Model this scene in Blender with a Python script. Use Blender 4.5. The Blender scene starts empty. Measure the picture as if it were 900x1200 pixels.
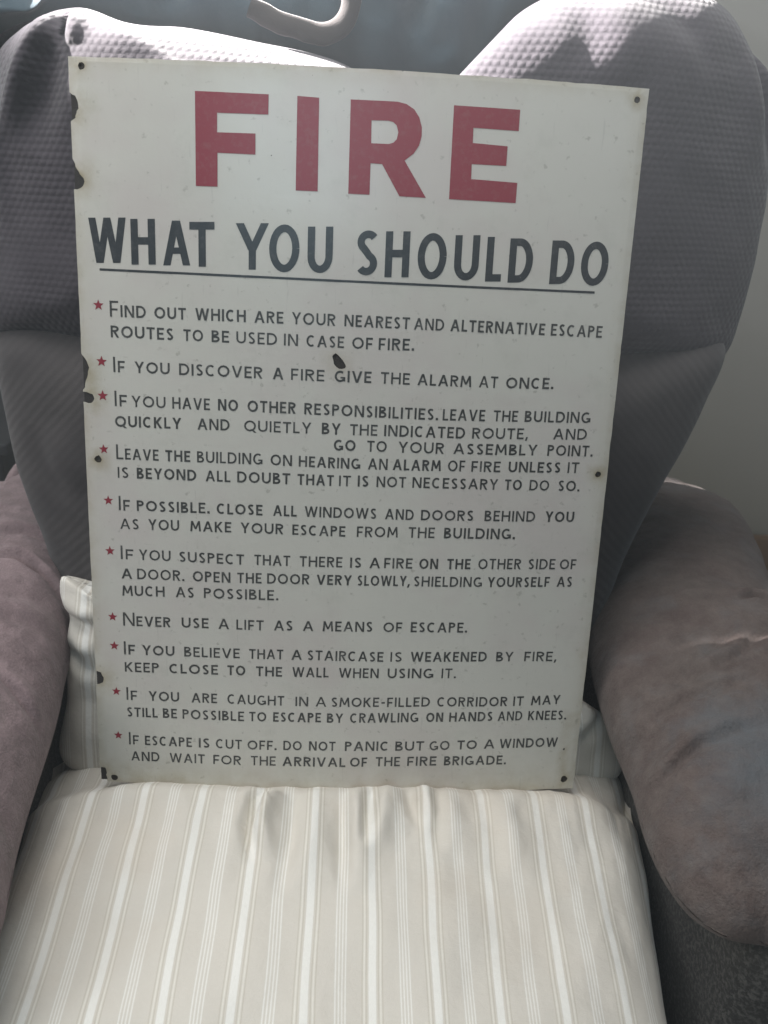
import bpy, bmesh, math, random
import numpy as np
from mathutils import Vector, Matrix, noise
from mathutils.geometry import delaunay_2d_cdt

random.seed(7)
scene = bpy.context.scene
COL = scene.collection
RAD = math.radians

# ------------------------------------------------------------------ camera
PITCH, YAW, ROLL = 0.47636829, 0.0547746, 0.05626355
CAM = np.array([-0.00669865, -0.61868474, 1.14102638])
fwd = np.array([math.sin(YAW) * math.cos(PITCH), math.cos(YAW) * math.cos(PITCH), -math.sin(PITCH)])
rgt = np.cross(fwd, [0, 0, 1]); rgt /= np.linalg.norm(rgt)
upv = np.cross(rgt, fwd)
rgt, upv = math.cos(ROLL) * rgt + math.sin(ROLL) * upv, -math.sin(ROLL) * rgt + math.cos(ROLL) * upv
cam_data = bpy.data.cameras.new('camera')
cam = bpy.data.objects.new('camera', cam_data)
COL.objects.link(cam)
M = Matrix(((rgt[0], upv[0], -fwd[0], CAM[0]), (rgt[1], upv[1], -fwd[1], CAM[1]), (rgt[2], upv[2], -fwd[2], CAM[2]), (0, 0, 0, 1)))
cam.matrix_world = M
cam_data.sensor_width = 36; cam_data.lens = 30
cam_data.clip_start = 0.02; cam_data.clip_end = 60
cam_data.dof.use_dof = True; cam_data.dof.focus_distance = 0.74; cam_data.dof.aperture_fstop = 9
scene.camera = cam

# ------------------------------------------------------------------ ambient light, lamps, exposure
world = bpy.data.worlds.new('World'); scene.world = world
world.use_nodes = True
bgn = world.node_tree.nodes['Background']
bgn.inputs[0].default_value = (0.80, 0.90, 1.0, 1); bgn.inputs[1].default_value = 0.045
scene.view_settings.view_transform = 'Standard'
scene.view_settings.look = 'None'
scene.view_settings.exposure = 0.0
scene.view_settings.gamma = 1.0
scene.view_settings.use_curve_mapping = False
scene.render.film_transparent = False


def area(name, loc, target, sx, sy, power, color):
    d = bpy.data.lights.new(name, 'AREA'); d.shape = 'RECTANGLE'; d.size = sx; d.size_y = sy
    d.energy = power; d.color = color
    o = bpy.data.objects.new(name, d); COL.objects.link(o)
    o.location = loc
    o.rotation_euler = (Vector(target) - Vector(loc)).to_track_quat('-Z', 'Y').to_euler()
    return o


def spot(name, loc, target, power, color, angle, radius):
    d = bpy.data.lights.new(name, 'SPOT'); d.energy = power; d.color = color
    d.spot_size = RAD(angle); d.spot_blend = 0.25; d.shadow_soft_size = radius
    o = bpy.data.objects.new(name, d); COL.objects.link(o)
    o.location = loc
    o.rotation_euler = (Vector(target) - Vector(loc)).to_track_quat('-Z', 'Y').to_euler()
    return o


area('window_light_left', (-1.25, -0.55, 1.85), (-0.1, -0.1, 0.55), 0.9, 0.9, 13, (1.0, 0.98, 0.96))
area('ceiling_bounce', (-0.25, 0.15, 2.5), (-0.1, 0.0, 0.5), 1.2, 1.2, 29, (1.0, 0.985, 0.95))
area('veil_lamp_behind_camera', (-0.35, -2.6, 2.15), (-0.05, 0.1, 1.1), 1.0, 0.5, 12, (0.68, 0.89, 1.0))  # unseen lamp, added so the glossy sign top gets a bluish veil
spot('sunbeam', (-2.0, 0.72, 2.45), (-0.04, 0.34, 1.37), 5500, (1.0, 0.95, 0.92), 17.5, 0.045)

# ------------------------------------------------------------------ helpers


def link_mesh(name, verts, faces, mat, parent=None, uvs=None, smooth=True):
    me = bpy.data.meshes.new(name)
    me.from_pydata([tuple(map(float, v)) for v in verts], [], faces)
    if uvs is not None:
        lay = me.uv_layers.new(name='UVMap')
        for lp in me.loops:
            lay.data[lp.index].uv = uvs[lp.vertex_index]
    me.materials.append(mat)
    if smooth:
        me.polygons.foreach_set('use_smooth', [True] * len(me.polygons))
    me.update()
    o = bpy.data.objects.new(name, me); COL.objects.link(o)
    if parent:
        o.parent = parent
    return o


def thing(name, label, cat, loc=(0, 0, 0), group=None):
    o = bpy.data.objects.new(name, None); COL.objects.link(o)
    o['label'] = label; o['category'] = cat
    if group:
        o['group'] = group
    return o


def ray(px, py):
    d = fwd + rgt * (px - 450) / 1000.0 + upv * (600 - py) / 1000.0
    return d


def at_y(px, py, y):
    d = ray(px, py); return CAM + d * (y - CAM[1]) / d[1]


def at_z(px, py, z):
    d = ray(px, py); return CAM + d * (z - CAM[2]) / d[2]


def catmull(pts, n):
    pts = np.array(pts, float); m = len(pts)
    out = []
    seg = np.linalg.norm(np.roll(pts, -1, 0) - pts, axis=1); cum = np.concatenate([[0], np.cumsum(seg)])
    for k in range(n):
        s = cum[-1] * k / n
        i = min(np.searchsorted(cum, s, side='right') - 1, m - 1)
        t = (s - cum[i]) / seg[i]
        p0, p1, p2, p3 = pts[i - 1], pts[i], pts[(i + 1) % m], pts[(i + 2) % m]
        d0, d1, d2 = seg[i - 1], seg[i], seg[(i + 1) % m]
        m1 = ((p1 - p0) / d0 * d1 + (p2 - p1) / d1 * d0) / (d0 + d1) * d1
        m2 = ((p2 - p1) / d1 * d2 + (p3 - p2) / d2 * d1) / (d1 + d2) * d1
        out.append((2 * t ** 3 - 3 * t * t + 1) * p1 + (t ** 3 - 2 * t * t + t) * m1 + (-2 * t ** 3 + 3 * t * t) * p2 + (t ** 3 - t * t) * m2)
    return np.array(out)


def poly_dist(P, line):
    """distance of points P (n,2) to a polyline and running parameter 0..1"""
    line = np.array(line, float)
    best = np.full(len(P), 1e9); par = np.zeros(len(P)); sgn = np.ones(len(P))
    n = len(line) - 1
    for i in range(n):
        a, b = line[i], line[i + 1]; ab = b - a
        t = np.clip(((P - a) @ ab) / (ab @ ab), 0, 1)
        q = a + t[:, None] * ab
        d = np.linalg.norm(P - q, axis=1)
        m = d < best
        best[m] = d[m]; par[m] = (i + t[m]) / n
        cr = ab[0] * (P[:, 1] - a[1]) - ab[1] * (P[:, 0] - a[0])
        sgn[m] = np.sign(cr[m])
    return best, par, sgn


def wrinkle(P, lines):
    out = np.zeros(len(P))
    for line, amp, w in lines:
        d, t, s = poly_dist(P, line)
        fade = np.clip(np.sin(np.pi * t), 0, 1) ** 0.9
        out += 1.5 * fade * amp * (-0.9 * np.exp(-(d / w) ** 2) + 0.9 * np.exp(-((d * s - 2.1 * w) / (1.7 * w)) ** 2) + 0.35 * np.exp(-((d * s + 2.4 * w) / (1.8 * w)) ** 2))
    return out


def fnoise(P3, scale, octs=3):
    return np.array([noise.fractal(Vector(p) * scale, 1.0, 2.0, octs) for p in P3])


def sstep(a, b, x):
    t = np.clip((x - a) / (b - a), 0, 1); return t * t * (3 - 2 * t)


def pillow(name, outline, to3, nrm, tf, tb, mat, parent, nr=60, nt=220, p=2.6, q=0.5, disp=None, post=None, centre=None, back=True):
    """a stuffed cushion: closed outline (2d), to3 lifts (a,b)->xyz of the middle plane, nrm = outward front direction"""
    o = catmull(outline, nt)
    c = o.mean(0) if centre is None else np.array(centre, float)
    rings = []
    ss = np.sin(np.linspace(0, 1, nr) ** 0.9 * math.pi / 2)
    P2 = []; H = []; S = []
    P2.append(c[None]); H.append([tf]); S.append([0.0])
    for s in ss[1:]:
        P2.append(c + s * (o - c)); H.append(np.full(nt, tf * max(1 - s ** p, 0) ** q)); S.append(np.full(nt, s))
    nfront = len(P2)
    if back:
        for s in ss[1:-1][::-1][::3]:
            P2.append(c + s * (o - c)); H.append(np.full(nt, -tb * max(1 - s ** p, 0) ** q)); S.append(np.full(nt, s))
        P2.append(c[None]); H.append([-tb]); S.append([0.0])
    P = np.concatenate(P2); h = np.concatenate(H); s = np.concatenate(S)
    base = np.array([to3(a, b) for a, b in P])
    n = np.array(nrm, float); n /= np.linalg.norm(n)
    pts = base + h[:, None] * n
    if disp is not None:
        d = disp(P, pts, s, h)
        pts = pts + d[:, None] * n
    if post is not None:
        pts = post(pts, s, h)
    F = []
    for k in range(nt):
        F.append((0, 1 + k, 1 + (k + 1) % nt))
    nrings = len(P2) - (2 if back else 1)
    for r in range(nrings - 1):
        a = 1 + r * nt; b = a + nt
        for k in range(nt):
            k2 = (k + 1) % nt
            F.append((a + k, b + k, b + k2, a + k2))
    if back:
        a = 1 + (nrings - 1) * nt; e = len(P) - 1
        for k in range(nt):
            F.append((a + (k + 1) % nt, a + k, e))
    ob = link_mesh(name, pts, F, mat, parent, uvs=[tuple(x) for x in P])
    bm = bmesh.new(); bm.from_mesh(ob.data); bmesh.ops.recalc_face_normals(bm, faces=bm.faces); bm.to_mesh(ob.data); bm.free()
    return ob


def rbox(name, x0, x1, y0, y1, z0, z1, mat, parent=None, bev=0.004, seg=3):
    bm = bmesh.new(); bmesh.ops.create_cube(bm, size=1)
    for v in bm.verts:
        v.co = Vector(((x0 + x1) / 2 + v.co.x * (x1 - x0), (y0 + y1) / 2 + v.co.y * (y1 - y0), (z0 + z1) / 2 + v.co.z * (z1 - z0)))
    bmesh.ops.bevel(bm, geom=bm.edges[:], offset=bev, segments=seg, affect='EDGES', profile=0.5)
    me = bpy.data.meshes.new(name); bm.to_mesh(me); bm.free()
    me.materials.append(mat)
    o = bpy.data.objects.new(name, me); COL.objects.link(o)
    if parent:
        o.parent = parent
    return o


# ------------------------------------------------------------------ materials
class NT:
    def __init__(self, name, rough=0.8, spec=0.3):
        self.m = bpy.data.materials.new(name); self.m.use_nodes = True
        self.t = self.m.node_tree; self.b = self.t.nodes['Principled BSDF']
        self.b.inputs['Roughness'].default_value = rough
        self.b.inputs['Specular IOR Level'].default_value = spec

    def n(self, typ, **kw):
        nd = self.t.nodes.new(typ)
        for k, v in kw.items():
            if k.startswith('_'):
                setattr(nd, k[1:], v)
            else:
                nd.inputs[k.replace('__', ' ')].default_value = v
        return nd

    def l(self, a, b):
        self.t.links.new(a, b)

    def math(self, op, a, b=None, c=None):
        nd = self.t.nodes.new('ShaderNodeMath'); nd.operation = op
        for i, x in enumerate((a, b, c)):
            if x is None:
                continue
            if isinstance(x, (int, float)):
                nd.inputs[i].default_value = x
            else:
                self.l(x, nd.inputs[i])
        return nd.outputs[0]

    def mix(self, fac, a, b):
        nd = self.t.nodes.new('ShaderNodeMix'); nd.data_type = 'RGBA'
        for s, x in ((nd.inputs[0], fac), (nd.inputs[6], a), (nd.inputs[7], b)):
            if isinstance(x, (int, float)):
                s.default_value = x
            elif isinstance(x, tuple):
                s.default_value = (*x, 1)
            else:
                self.l(x, s)
        return nd.outputs[2]

    def ramp(self, x, stops, interp='LINEAR'):
        nd = self.t.nodes.new('ShaderNodeValToRGB'); nd.color_ramp.interpolation = interp
        cr = nd.color_ramp
        while len(cr.elements) < len(stops):
            cr.elements.new(0.5)
        for e, (p, c) in zip(cr.elements, stops):
            e.position = p
            e.color = (*c, 1) if isinstance(c, tuple) else (c, c, c, 1)
        self.l(x, nd.inputs[0]); return nd.outputs[0]

    def noise(self, vec, scale, detail=3, rough=0.5):
        nd = self.n('ShaderNodeTexNoise', Scale=scale, Detail=detail, Roughness=rough)
        self.l(vec, nd.inputs['Vector']); return nd.outputs[0]

    def bump(self, h, dist, strength=1.0, prev=None):
        nd = self.n('ShaderNodeBump', Strength=strength, Distance=dist)
        self.l(h, nd.inputs['Height'])
        if prev is not None:
            self.l(prev, nd.inputs['Normal'])
        return nd.outputs[0]


def fabric(name, c1, c2, c3=None, weave=None, sheen=0.3, wscale=1.0, patch=9.0, bumpd=0.0012):
    k = NT(name, 0.92, 0.12)
    tc = k.n('ShaderNodeTexCoord')
    ob = tc.outputs['Object']; uv = tc.outputs['UV']
    f1 = k.noise(ob, patch, 4, 0.6)
    col = k.mix(k.ramp(f1, [(0.36, 0.0), (0.64, 1.0)]), c1, c2)
    if c3:
        f3 = k.noise(ob, patch * 2.3, 5, 0.65)
        col = k.mix(k.ramp(f3, [(0.5, 0.0), (0.75, 0.6)]), col, c3)
    fine = k.noise(ob, 900, 2, 0.6)
    nrm = None
    if weave == 'waffle':
        sp = k.n('ShaderNodeSeparateXYZ'); k.l(uv, sp.inputs[0])
        wob = k.math('MULTIPLY', k.math('SUBTRACT', k.noise(ob, 14, 2), 0.5), 5.0)
        X = k.math('ADD', k.math('MULTIPLY', sp.outputs[0], 2 * math.pi / 0.0072 * wscale), wob)
        Y = k.math('ADD', k.math('MULTIPLY', sp.outputs[1], 2 * math.pi / 0.0060 * wscale), wob)
        row = k.math('MULTIPLY', k.math('FLOOR', k.math('DIVIDE', Y, 2 * math.pi)), math.pi)
        sx = k.math('SINE', k.math('ADD', X, row)); sy = k.math('SINE', k.math('SUBTRACT', Y, math.pi / 2))
        h = k.math('MULTIPLY', k.math('ADD', sx, 1.1), k.math('ADD', sy, 1.1))
        h = k.math('MULTIPLY', k.math('POWER', k.math('MULTIPLY', h, 0.23), 0.7), k.ramp(k.noise(ob, 11, 3), [(0.35, 0.35), (0.65, 1.0)]))
        nrm = k.bump(h, 0.0012, 0.75)
    if weave == 'rib':
        sp = k.n('ShaderNodeSeparateXYZ'); k.l(uv, sp.inputs[0])
        ax = k.math('ABSOLUTE', sp.outputs[0])
        wob = k.math('MULTIPLY', k.math('SUBTRACT', k.noise(ob, 9, 3), 0.5), 15.0)
        X = k.math('ADD', k.math('ADD', k.math('MULTIPLY', ax, 2 * math.pi / 0.0085 * 0.8), k.math('MULTIPLY', sp.outputs[1], 2 * math.pi / 0.0085 * 0.75)), wob)
        h = k.math('ADD', k.math('MULTIPLY', k.math('SINE', X), 0.5), 0.5)
        h = k.math('MULTIPLY', h, k.math('ADD', k.noise(ob, 160, 2), 0.3))
        nrm = k.bump(k.math('MULTIPLY', h, k.ramp(k.noise(ob, 9, 3), [(0.4, 0.15), (0.65, 1.0)])), 0.0011, 0.5)
        col = k.mix(k.math('MULTIPLY', h, 0.2), col, tuple(x * 1.6 for x in c2))
    if weave == 'pile':
        h = k.math('ADD', k.noise(ob, 55, 5, 0.65), k.math('MULTIPLY', k.noise(ob, 320, 3, 0.7), 0.35))
        nrm = k.bump(h, 0.005, 0.6)
        col = k.mix(k.ramp(k.noise(ob, 60, 6, 0.75), [(0.42, 0.0), (0.66, 0.5)]), col, tuple(x * 1.5 for x in c2))
        col = k.mix(k.ramp(k.noise(ob, 27, 6, 0.75), [(0.5, 0.0), (0.68, 0.5)]), col, tuple(x * 0.6 for x in c1))
        col = k.mix(k.ramp(k.noise(ob, 600, 3, 0.7), [(0.45, 0.0), (0.7, 0.35)]), col, tuple(x * 1.6 for x in c2))
    if weave == 'fleck':
        fl = k.ramp(k.noise(ob, 230, 4, 0.75), [(0.48, 0.0), (0.62, 0.75)])
        col = k.mix(fl, col, tuple(x * 2.6 for x in c2))
        nrm = k.bump(fl, 0.0015, 0.6)
    if name.endswith('grubby'):
        vd = k.n('ShaderNodeVectorMath', _operation='DISTANCE'); k.l(ob, vd.inputs[0]); vd.inputs[1].default_value = (0.375, -0.135, 0.67)
        pw = k.math('ADD', vd.outputs['Value'], k.math('MULTIPLY', k.math('SUBTRACT', k.noise(ob, 24, 5, 0.7), 0.5), 0.14))
        col = k.mix(k.ramp(pw, [(0.045, 0.75), (0.115, 0.0)]), col, (0.105, 0.120, 0.135))
    nrm = k.bump(fine, bumpd, 0.35, nrm)
    k.l(nrm, k.b.inputs['Normal'])
    k.l(col, k.b.inputs['Base Color'])
    k.b.inputs['Sheen Weight'].default_value = sheen
    k.b.inputs['Sheen Roughness'].default_value = 0.5
    return k.m


M_back = fabric('waffle_upholstery', (0.056, 0.050, 0.059), (0.071, 0.063, 0.074), weave='waffle', sheen=0.2)
M_low = fabric('ribbed_upholstery', (0.052, 0.047, 0.049), (0.064, 0.058, 0.058), weave='rib', sheen=0.2)
M_arm = fabric('worn_suede_upholstery', (0.175, 0.128, 0.134), (0.210, 0.160, 0.166), (0.155, 0.130, 0.122), weave='pile', sheen=0.12)
M_armR = fabric('worn_suede_upholstery_shaded_grubby', (0.094, 0.071, 0.066), (0.112, 0.093, 0.085), (0.150, 0.158, 0.165), weave='pile', sheen=0.08)  # same suede darkened: the right arm's shade is in the colour
M_side = fabric('dark_fleck_upholstery', (0.042, 0.041, 0.039), (0.062, 0.060, 0.056), weave='fleck', sheen=0.1)
M_dark = fabric('black_underlining', (0.022, 0.024, 0.027), (0.03, 0.032, 0.034), sheen=0.0)
M_blue = fabric('blue_cotton', (0.030, 0.055, 0.072), (0.042, 0.070, 0.088), sheen=0.3)
M_strap = fabric('tan_webbing', (0.045, 0.040, 0.040), (0.06, 0.052, 0.05), sheen=0.2)


def striped():
    k = NT('striped_cotton', 0.9, 0.15)
    tc = k.n('ShaderNodeTexCoord'); uv = tc.outputs['UV']; ob = tc.outputs['Object']
    sp = k.n('ShaderNodeSeparateXYZ'); k.l(uv, sp.inputs[0])
    per = 0.0521
    f = k.math('FRACT', k.math('ADD', k.math('DIVIDE', sp.outputs[0], per), 100.0))
    base = (0.675, 0.64, 0.58); wh = (0.84, 0.83, 0.79); dk = (0.57, 0.53, 0.455); mid = (0.79, 0.765, 0.70)
    e = 0.006
    st = [(0.0, base)]

    def band(a, b, c):
        st.extend([(a - e, base), (a + e, c), (b - e, c), (b + e, base)])
    band(0.340, 0.352, dk); band(0.368, 0.388, mid)
    band(0.404, 0.416, dk); band(0.446, 0.564, wh); band(0.594, 0.606, dk); band(0.622, 0.642, mid)
    band(0.658, 0.670, dk)
    c1 = k.ramp(f, st)
    f2 = k.math('FRACT', k.math('ADD', f, 0.5))
    st2 = [(0.0, 0.0)]
    for a, b in ((0.425, 0.447), (0.475, 0.497), (0.525, 0.547), (0.575, 0.597)):
        st2.extend([(a - 0.004, 0.0), (a + 0.006, 0.95), (b - 0.006, 0.95), (b + 0.004, 0.0)])
    m2 = k.ramp(f2, st2)
    col = k.mix(m2, c1, wh)
    # hand-loomed look: thread breaks and slubs
    mp = k.n('ShaderNodeMapping'); mp.inputs['Scale'].default_value = (2200, 260, 1); k.l(uv, mp.inputs[0])
    sl = k.noise(mp.outputs[0], 1.0, 2)
    col = k.mix(k.math('MULTIPLY', k.math('SUBTRACT', sl, 0.35), 0.35), col, (0.45, 0.42, 0.36))
    stain = k.ramp(k.noise(ob, 5, 4, 0.6), [(0.5, 0.0), (0.72, 0.35)])
    col = k.mix(stain, col, (0.60, 0.50, 0.40))
    k.l(col, k.b.inputs['Base Color'])
    mp2 = k.n('ShaderNodeMapping'); mp2.inputs['Scale'].default_value = (1500, 1500, 1); k.l(uv, mp2.inputs[0])
    wv = k.noise(mp2.outputs[0], 1.0, 1)
    n1 = k.bump(wv, 0.0006, 0.5)
    n2 = k.bump(k.noise(ob, 38, 4, 0.6), 0.006, 0.30, n1)
    k.l(n2, k.b.inputs['Normal'])
    k.b.inputs['Sheen Weight'].default_value = 0.15
    return k.m


M_stripe = striped()


def enamel():
    k = NT('white_vitreous_enamel', 0.3, 0.5)
    tc = k.n('ShaderNodeTexCoord'); uv = tc.outputs['UV']
    base = k.mix(k.noise(uv, 7, 4, 0.6), (0.57, 0.56, 0.51), (0.625, 0.615, 0.565))
    base = k.mix(k.ramp(k.noise(uv, 5.5, 4, 0.65), [(0.46, 0.0), (0.62, 0.55)]), base, (0.56, 0.505, 0.485))  # pinkish reflections of the room, painted into the enamel colour
    mps = k.n('ShaderNodeMapping'); mps.inputs['Scale'].default_value = (260, 22, 1); mps.inputs['Rotation'].default_value = (0, 0, 0.5); k.l(uv, mps.inputs[0])
    base = k.mix(k.ramp(k.noise(mps.outputs[0], 1.0, 3, 0.6), [(0.66, 0.0), (0.72, 0.30)]), base, (0.42, 0.41, 0.38))
    base = k.mix(k.ramp(k.noise(uv, 26, 5, 0.7), [(0.55, 0.0), (0.75, 0.30)]), base, (0.43, 0.43, 0.38))
    # fine grime specks
    sp = k.ramp(k.noise(uv, 130, 3, 0.6), [(0.64, 0.0), (0.72, 0.6)])
    col = k.mix(sp, base, (0.36, 0.35, 0.31))
    # edge grime and rust bloom (attributes written per vertex)
    at = k.n('ShaderNodeAttribute', _attribute_name='rust')
    rn = k.noise(uv, 45, 5, 0.7)
    fac = k.math('MULTIPLY', at.outputs['Fac'], k.ramp(rn, [(0.30, 0.15), (0.62, 1.0)]))
    col = k.mix(fac, col, (0.30, 0.24, 0.12))
    k.l(col, k.b.inputs['Base Color'])
    r = k.math('ADD', k.math('MULTIPLY', k.noise(uv, 18, 3), 0.16), 0.24)
    k.l(r, k.b.inputs['Roughness'])
    n1 = k.bump(k.noise(uv, 9, 2, 0.4), 0.004, 0.18)
    n2 = k.bump(k.noise(uv, 240, 2, 0.5), 0.0004, 0.2, n1)
    k.l(n2, k.b.inputs['Normal'])
    k.b.inputs['Coat Weight'].default_value = 0.15
    k.b.inputs['Coat Roughness'].default_value = 0.12
    return k.m


def ink(name, c, rough=0.3, wear=(0.30, 0.30, 0.28), amt=0.35):
    k = NT(name, rough, 0.5)
    tc = k.n('ShaderNodeTexCoord'); ob = tc.outputs['Object']
    w = k.ramp(k.noise(ob, 190, 4, 0.65), [(0.50, 0.0), (0.72, amt)])
    k.l(k.mix(w, c, wear), k.b.inputs['Base Color'])
    k.l(k.bump(k.noise(ob, 30, 2, 0.4), 0.002, 0.15), k.b.inputs['Normal'])
    return k.m


def plain(name, c, c2, rough=0.6, spec=0.3, sc=20, bd=0.001):
    k = NT(name, rough, spec)
    tc = k.n('ShaderNodeTexCoord'); ob = tc.outputs['Object']
    k.l(k.mix(k.noise(ob, sc, 5, 0.6), c, c2), k.b.inputs['Base Color'])
    k.l(k.bump(k.noise(ob, sc * 8, 3, 0.6), bd, 0.4), k.b.inputs['Normal'])
    return k.m


M_enamel = enamel()
M_red = ink('red_enamel', (0.260, 0.022, 0.040), 0.35, (0.28, 0.12, 0.12), 0.35)
M_black = ink('black_enamel', (0.030, 0.036, 0.042), 0.3, (0.13, 0.13, 0.13), 0.35)
M_text = ink('black_enamel_small', (0.050, 0.052, 0.050), 0.35, (0.20, 0.20, 0.19), 0.5)
M_rust = plain('rusted_steel', (0.022, 0.022, 0.024), (0.060, 0.052, 0.046), 0.8, 0.2, 90, 0.002)
M_hole = plain('rusted_hole', (0.02, 0.018, 0.016), (0.05, 0.04, 0.03), 0.9, 0.1, 200)
M_wall = plain('painted_wall', (0.23, 0.22, 0.19), (0.26, 0.25, 0.215), 0.8, 0.2, 3, 0.001)
M_skirt = plain('varnished_wood', (0.10, 0.06, 0.03), (0.16, 0.10, 0.055), 0.4, 0.4, 12)
M_floor = plain('beige_carpet', (0.42, 0.34, 0.28), (0.50, 0.42, 0.35), 0.95, 0.1, 40, 0.003)
M_frame = plain('white_window_paint', (0.75, 0.75, 0.73), (0.8, 0.8, 0.78), 0.4, 0.4, 10)
M_cab = plain('dark_cabinet_paint', (0.020, 0.021, 0.024), (0.03, 0.03, 0.033), 0.5, 0.3, 10)
kp = NT('bright_daylight_pane'); kp.b.inputs['Emission Color'].default_value = (0.97, 0.99, 1, 1); kp.b.inputs['Emission Strength'].default_value = 2.5
M_pane = kp.m

# ------------------------------------------------------------------ the room
YW = 1.15


def sheet(name, pts, mat):
    o = link_mesh(name, pts, [tuple(range(len(pts)))], mat, smooth=False)
    o['kind'] = 'structure'
    return o


sheet('floor', [(-3, -2, 0), (3, -2, 0), (3, YW + 0.1, 0), (-3, YW + 0.1, 0)], M_floor)
w = rbox('wall', -3, 3, YW, YW + 0.12, 0, 2.7, M_wall, None, 0.002, 1); w['kind'] = 'structure'
# ------------------------------------------------------------------ sign geometry
LEAN = RAD(13); W = 0.46; UL = -0.0017; HS = 0.6353; BOW = 0.013
O_S = np.array([0, 0, 0.52]); U_S = np.array([0, math.sin(LEAN), math.cos(LEAN)]); N_S = np.array([0, -math.cos(LEAN), math.sin(LEAN)])


def bow(u):
    t = (u - W / 2) / (W / 2)
    return BOW * (1 - t * t)


def edge_drop(u, v):
    d = min(u, W - u, v, HS - v)
    t = max(0.0, 1 - max(d, 0) / 0.006)
    return -0.0003 * t * t


def S(u, v, off=0.0):
    return O_S + np.array([u - W / 2, 0, 0]) + U_S * v + N_S * (bow(u) + edge_drop(u, v) + off)


def uv_sign(px, py):
    """place of a photographed point on the bowed sheet"""
    d = ray(px, py); b = 0.0
    for _ in range(8):
        q = O_S + N_S * b
        t = ((q - CAM) @ N_S) / (d @ N_S)
        P = CAM + d * t - O_S
        u, v = P[0] + W / 2, P @ U_S
        b = bow(min(max(u, 0), W))
    return np.array([u, v])


def inside(p, poly):
    x, y = p; r = False; j = len(poly) - 1
    for i in range(len(poly)):
        xi, yi = poly[i]; xj, yj = poly[j]
        if (yi > y) != (yj > y) and x < (xj - xi) * (y - yi) / (yj - yi) + xi:
            r = not r
        j = i
    return r


def cut_sheet(outer, holes, step):
    """triangulate outer minus holes with inner grid points; returns verts2d, faces"""
    V = []; E = []
    for loop in [outer] + holes:
        s = len(V); V += [Vector((float(a), float(b))) for a, b in loop]
        E += [(s + i, s + (i + 1) % len(loop)) for i in range(len(loop))]
    A = np.array(outer); lo = A.min(0); hi = A.max(0)
    if step:
        for x in np.arange(lo[0] + step, hi[0], step):
            for y in np.arange(lo[1] + step, hi[1], step):
                if inside((x, y), outer) and not any(inside((x, y), h) for h in holes):
                    V.append(Vector((float(x), float(y))))
    r = delaunay_2d_cdt(V, E, [], 0, 1e-6)
    vs, fs = r[0], r[2]
    keep = []
    for f in fs:
        c = sum((vs[i] for i in f), Vector((0, 0))) / len(f)
        if inside(c, outer) and not any(inside(c, h) for h in holes):
            keep.append(tuple(f))
    return [tuple(v) for v in vs], keep


def slab(name, outer, holes, step, off, thick, mat, parent):
    vs, fs = cut_sheet(outer, holes, step)
    top = [S(u, v, off) for u, v in vs]; n = len(vs)
    bot = [S(u, v, off - thick) for u, v in vs]
    cnt = {}
    for f in fs:
        for i in range(len(f)):
            a, b = f[i], f[(i + 1) % len(f)]
            cnt[(a, b)] = cnt.get((a, b), 0) + 1
    F = list(fs) + [tuple(i + n for i in reversed(f)) for f in fs]
    for (a, b) in cnt:
        if (b, a) not in cnt:
            F.append((b, a, a + n, b + n))
    o = link_mesh(name, top + bot, F, mat, parent, uvs=list(vs) * 2, smooth=False)
    return o


sign = thing('enamel_sign', 'tall white enamel FIRE instruction sign with chipped left edge propped upright on the striped cushion', 'sign')
steel_outer = [(UL + 0.0008, 0.0012), (W - 0.0012, 0.0012), (W - 0.0012, HS - 0.0012), (UL + 0.0008, HS - 0.0012)]
slab('steel_plate', steel_outer, [], 0.02, -0.0009, 0.0016, M_rust, sign)

# enamel outline, clockwise breaks follow the photographed chips


def rough_edge(a, b, n, amp):
    out = []
    for i in range(n):
        t = i / n
        x = a[0] + (b[0] - a[0]) * t; y = a[1] + (b[1] - a[1]) * t
        j = amp * noise.noise(Vector((x * 90, y * 90, 3.3)))
        nx, ny = (b[1] - a[1]), -(b[0] - a[0]); L = math.hypot(nx, ny)
        k = 0 if i == 0 else 1
        out.append((x + nx / L * j * k, y + ny / L * j * k))
    return out


chips = [
    [(84.5, 108), (88, 112), (91, 119), (92, 127), (89.5, 133), (88.5, 138), (84.5, 142)],
    [(85.5, 186), (88, 192), (90, 198), (93.5, 204), (98, 209), (98.5, 215), (95, 220), (90, 222), (87, 222)],
    [(95.5, 414), (98, 418), (101.5, 423), (104.5, 431), (103, 439), (100.5, 446), (99.5, 454), (98, 457)],
    [(98.8, 459), (103, 460), (108.5, 462), (110.5, 467), (108, 471.5), (103, 472.5), (99.3, 471)],
    [(115.5, 786), (118.5, 788), (121.5, 794), (120.5, 800), (116.5, 803)],
    [(120, 899), (123.5, 899.5), (125, 904), (124.5, 908), (126, 912), (125, 915.5)],
]
left = [(0.0, HS)]
cc = []
for ch in chips:
    q = [tuple(uv_sign(*p)) for p in ch]
    # start and end exactly on the edge
    q[0] = (UL, q[0][1]); q[-1] = (UL, max(q[-1][1], 0.0))
    q = [(max(a, UL), max(b, 0.0)) for a, b in q]
    cc.append(q)
cc[-1][-1] = (cc[-1][-2][0], 0.0)
outer = rough_edge((W, 0), (W, HS), 90, 0.0007) + rough_edge((W, HS), (UL, HS), 60, 0.0006)
cur = (UL, HS)
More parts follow.
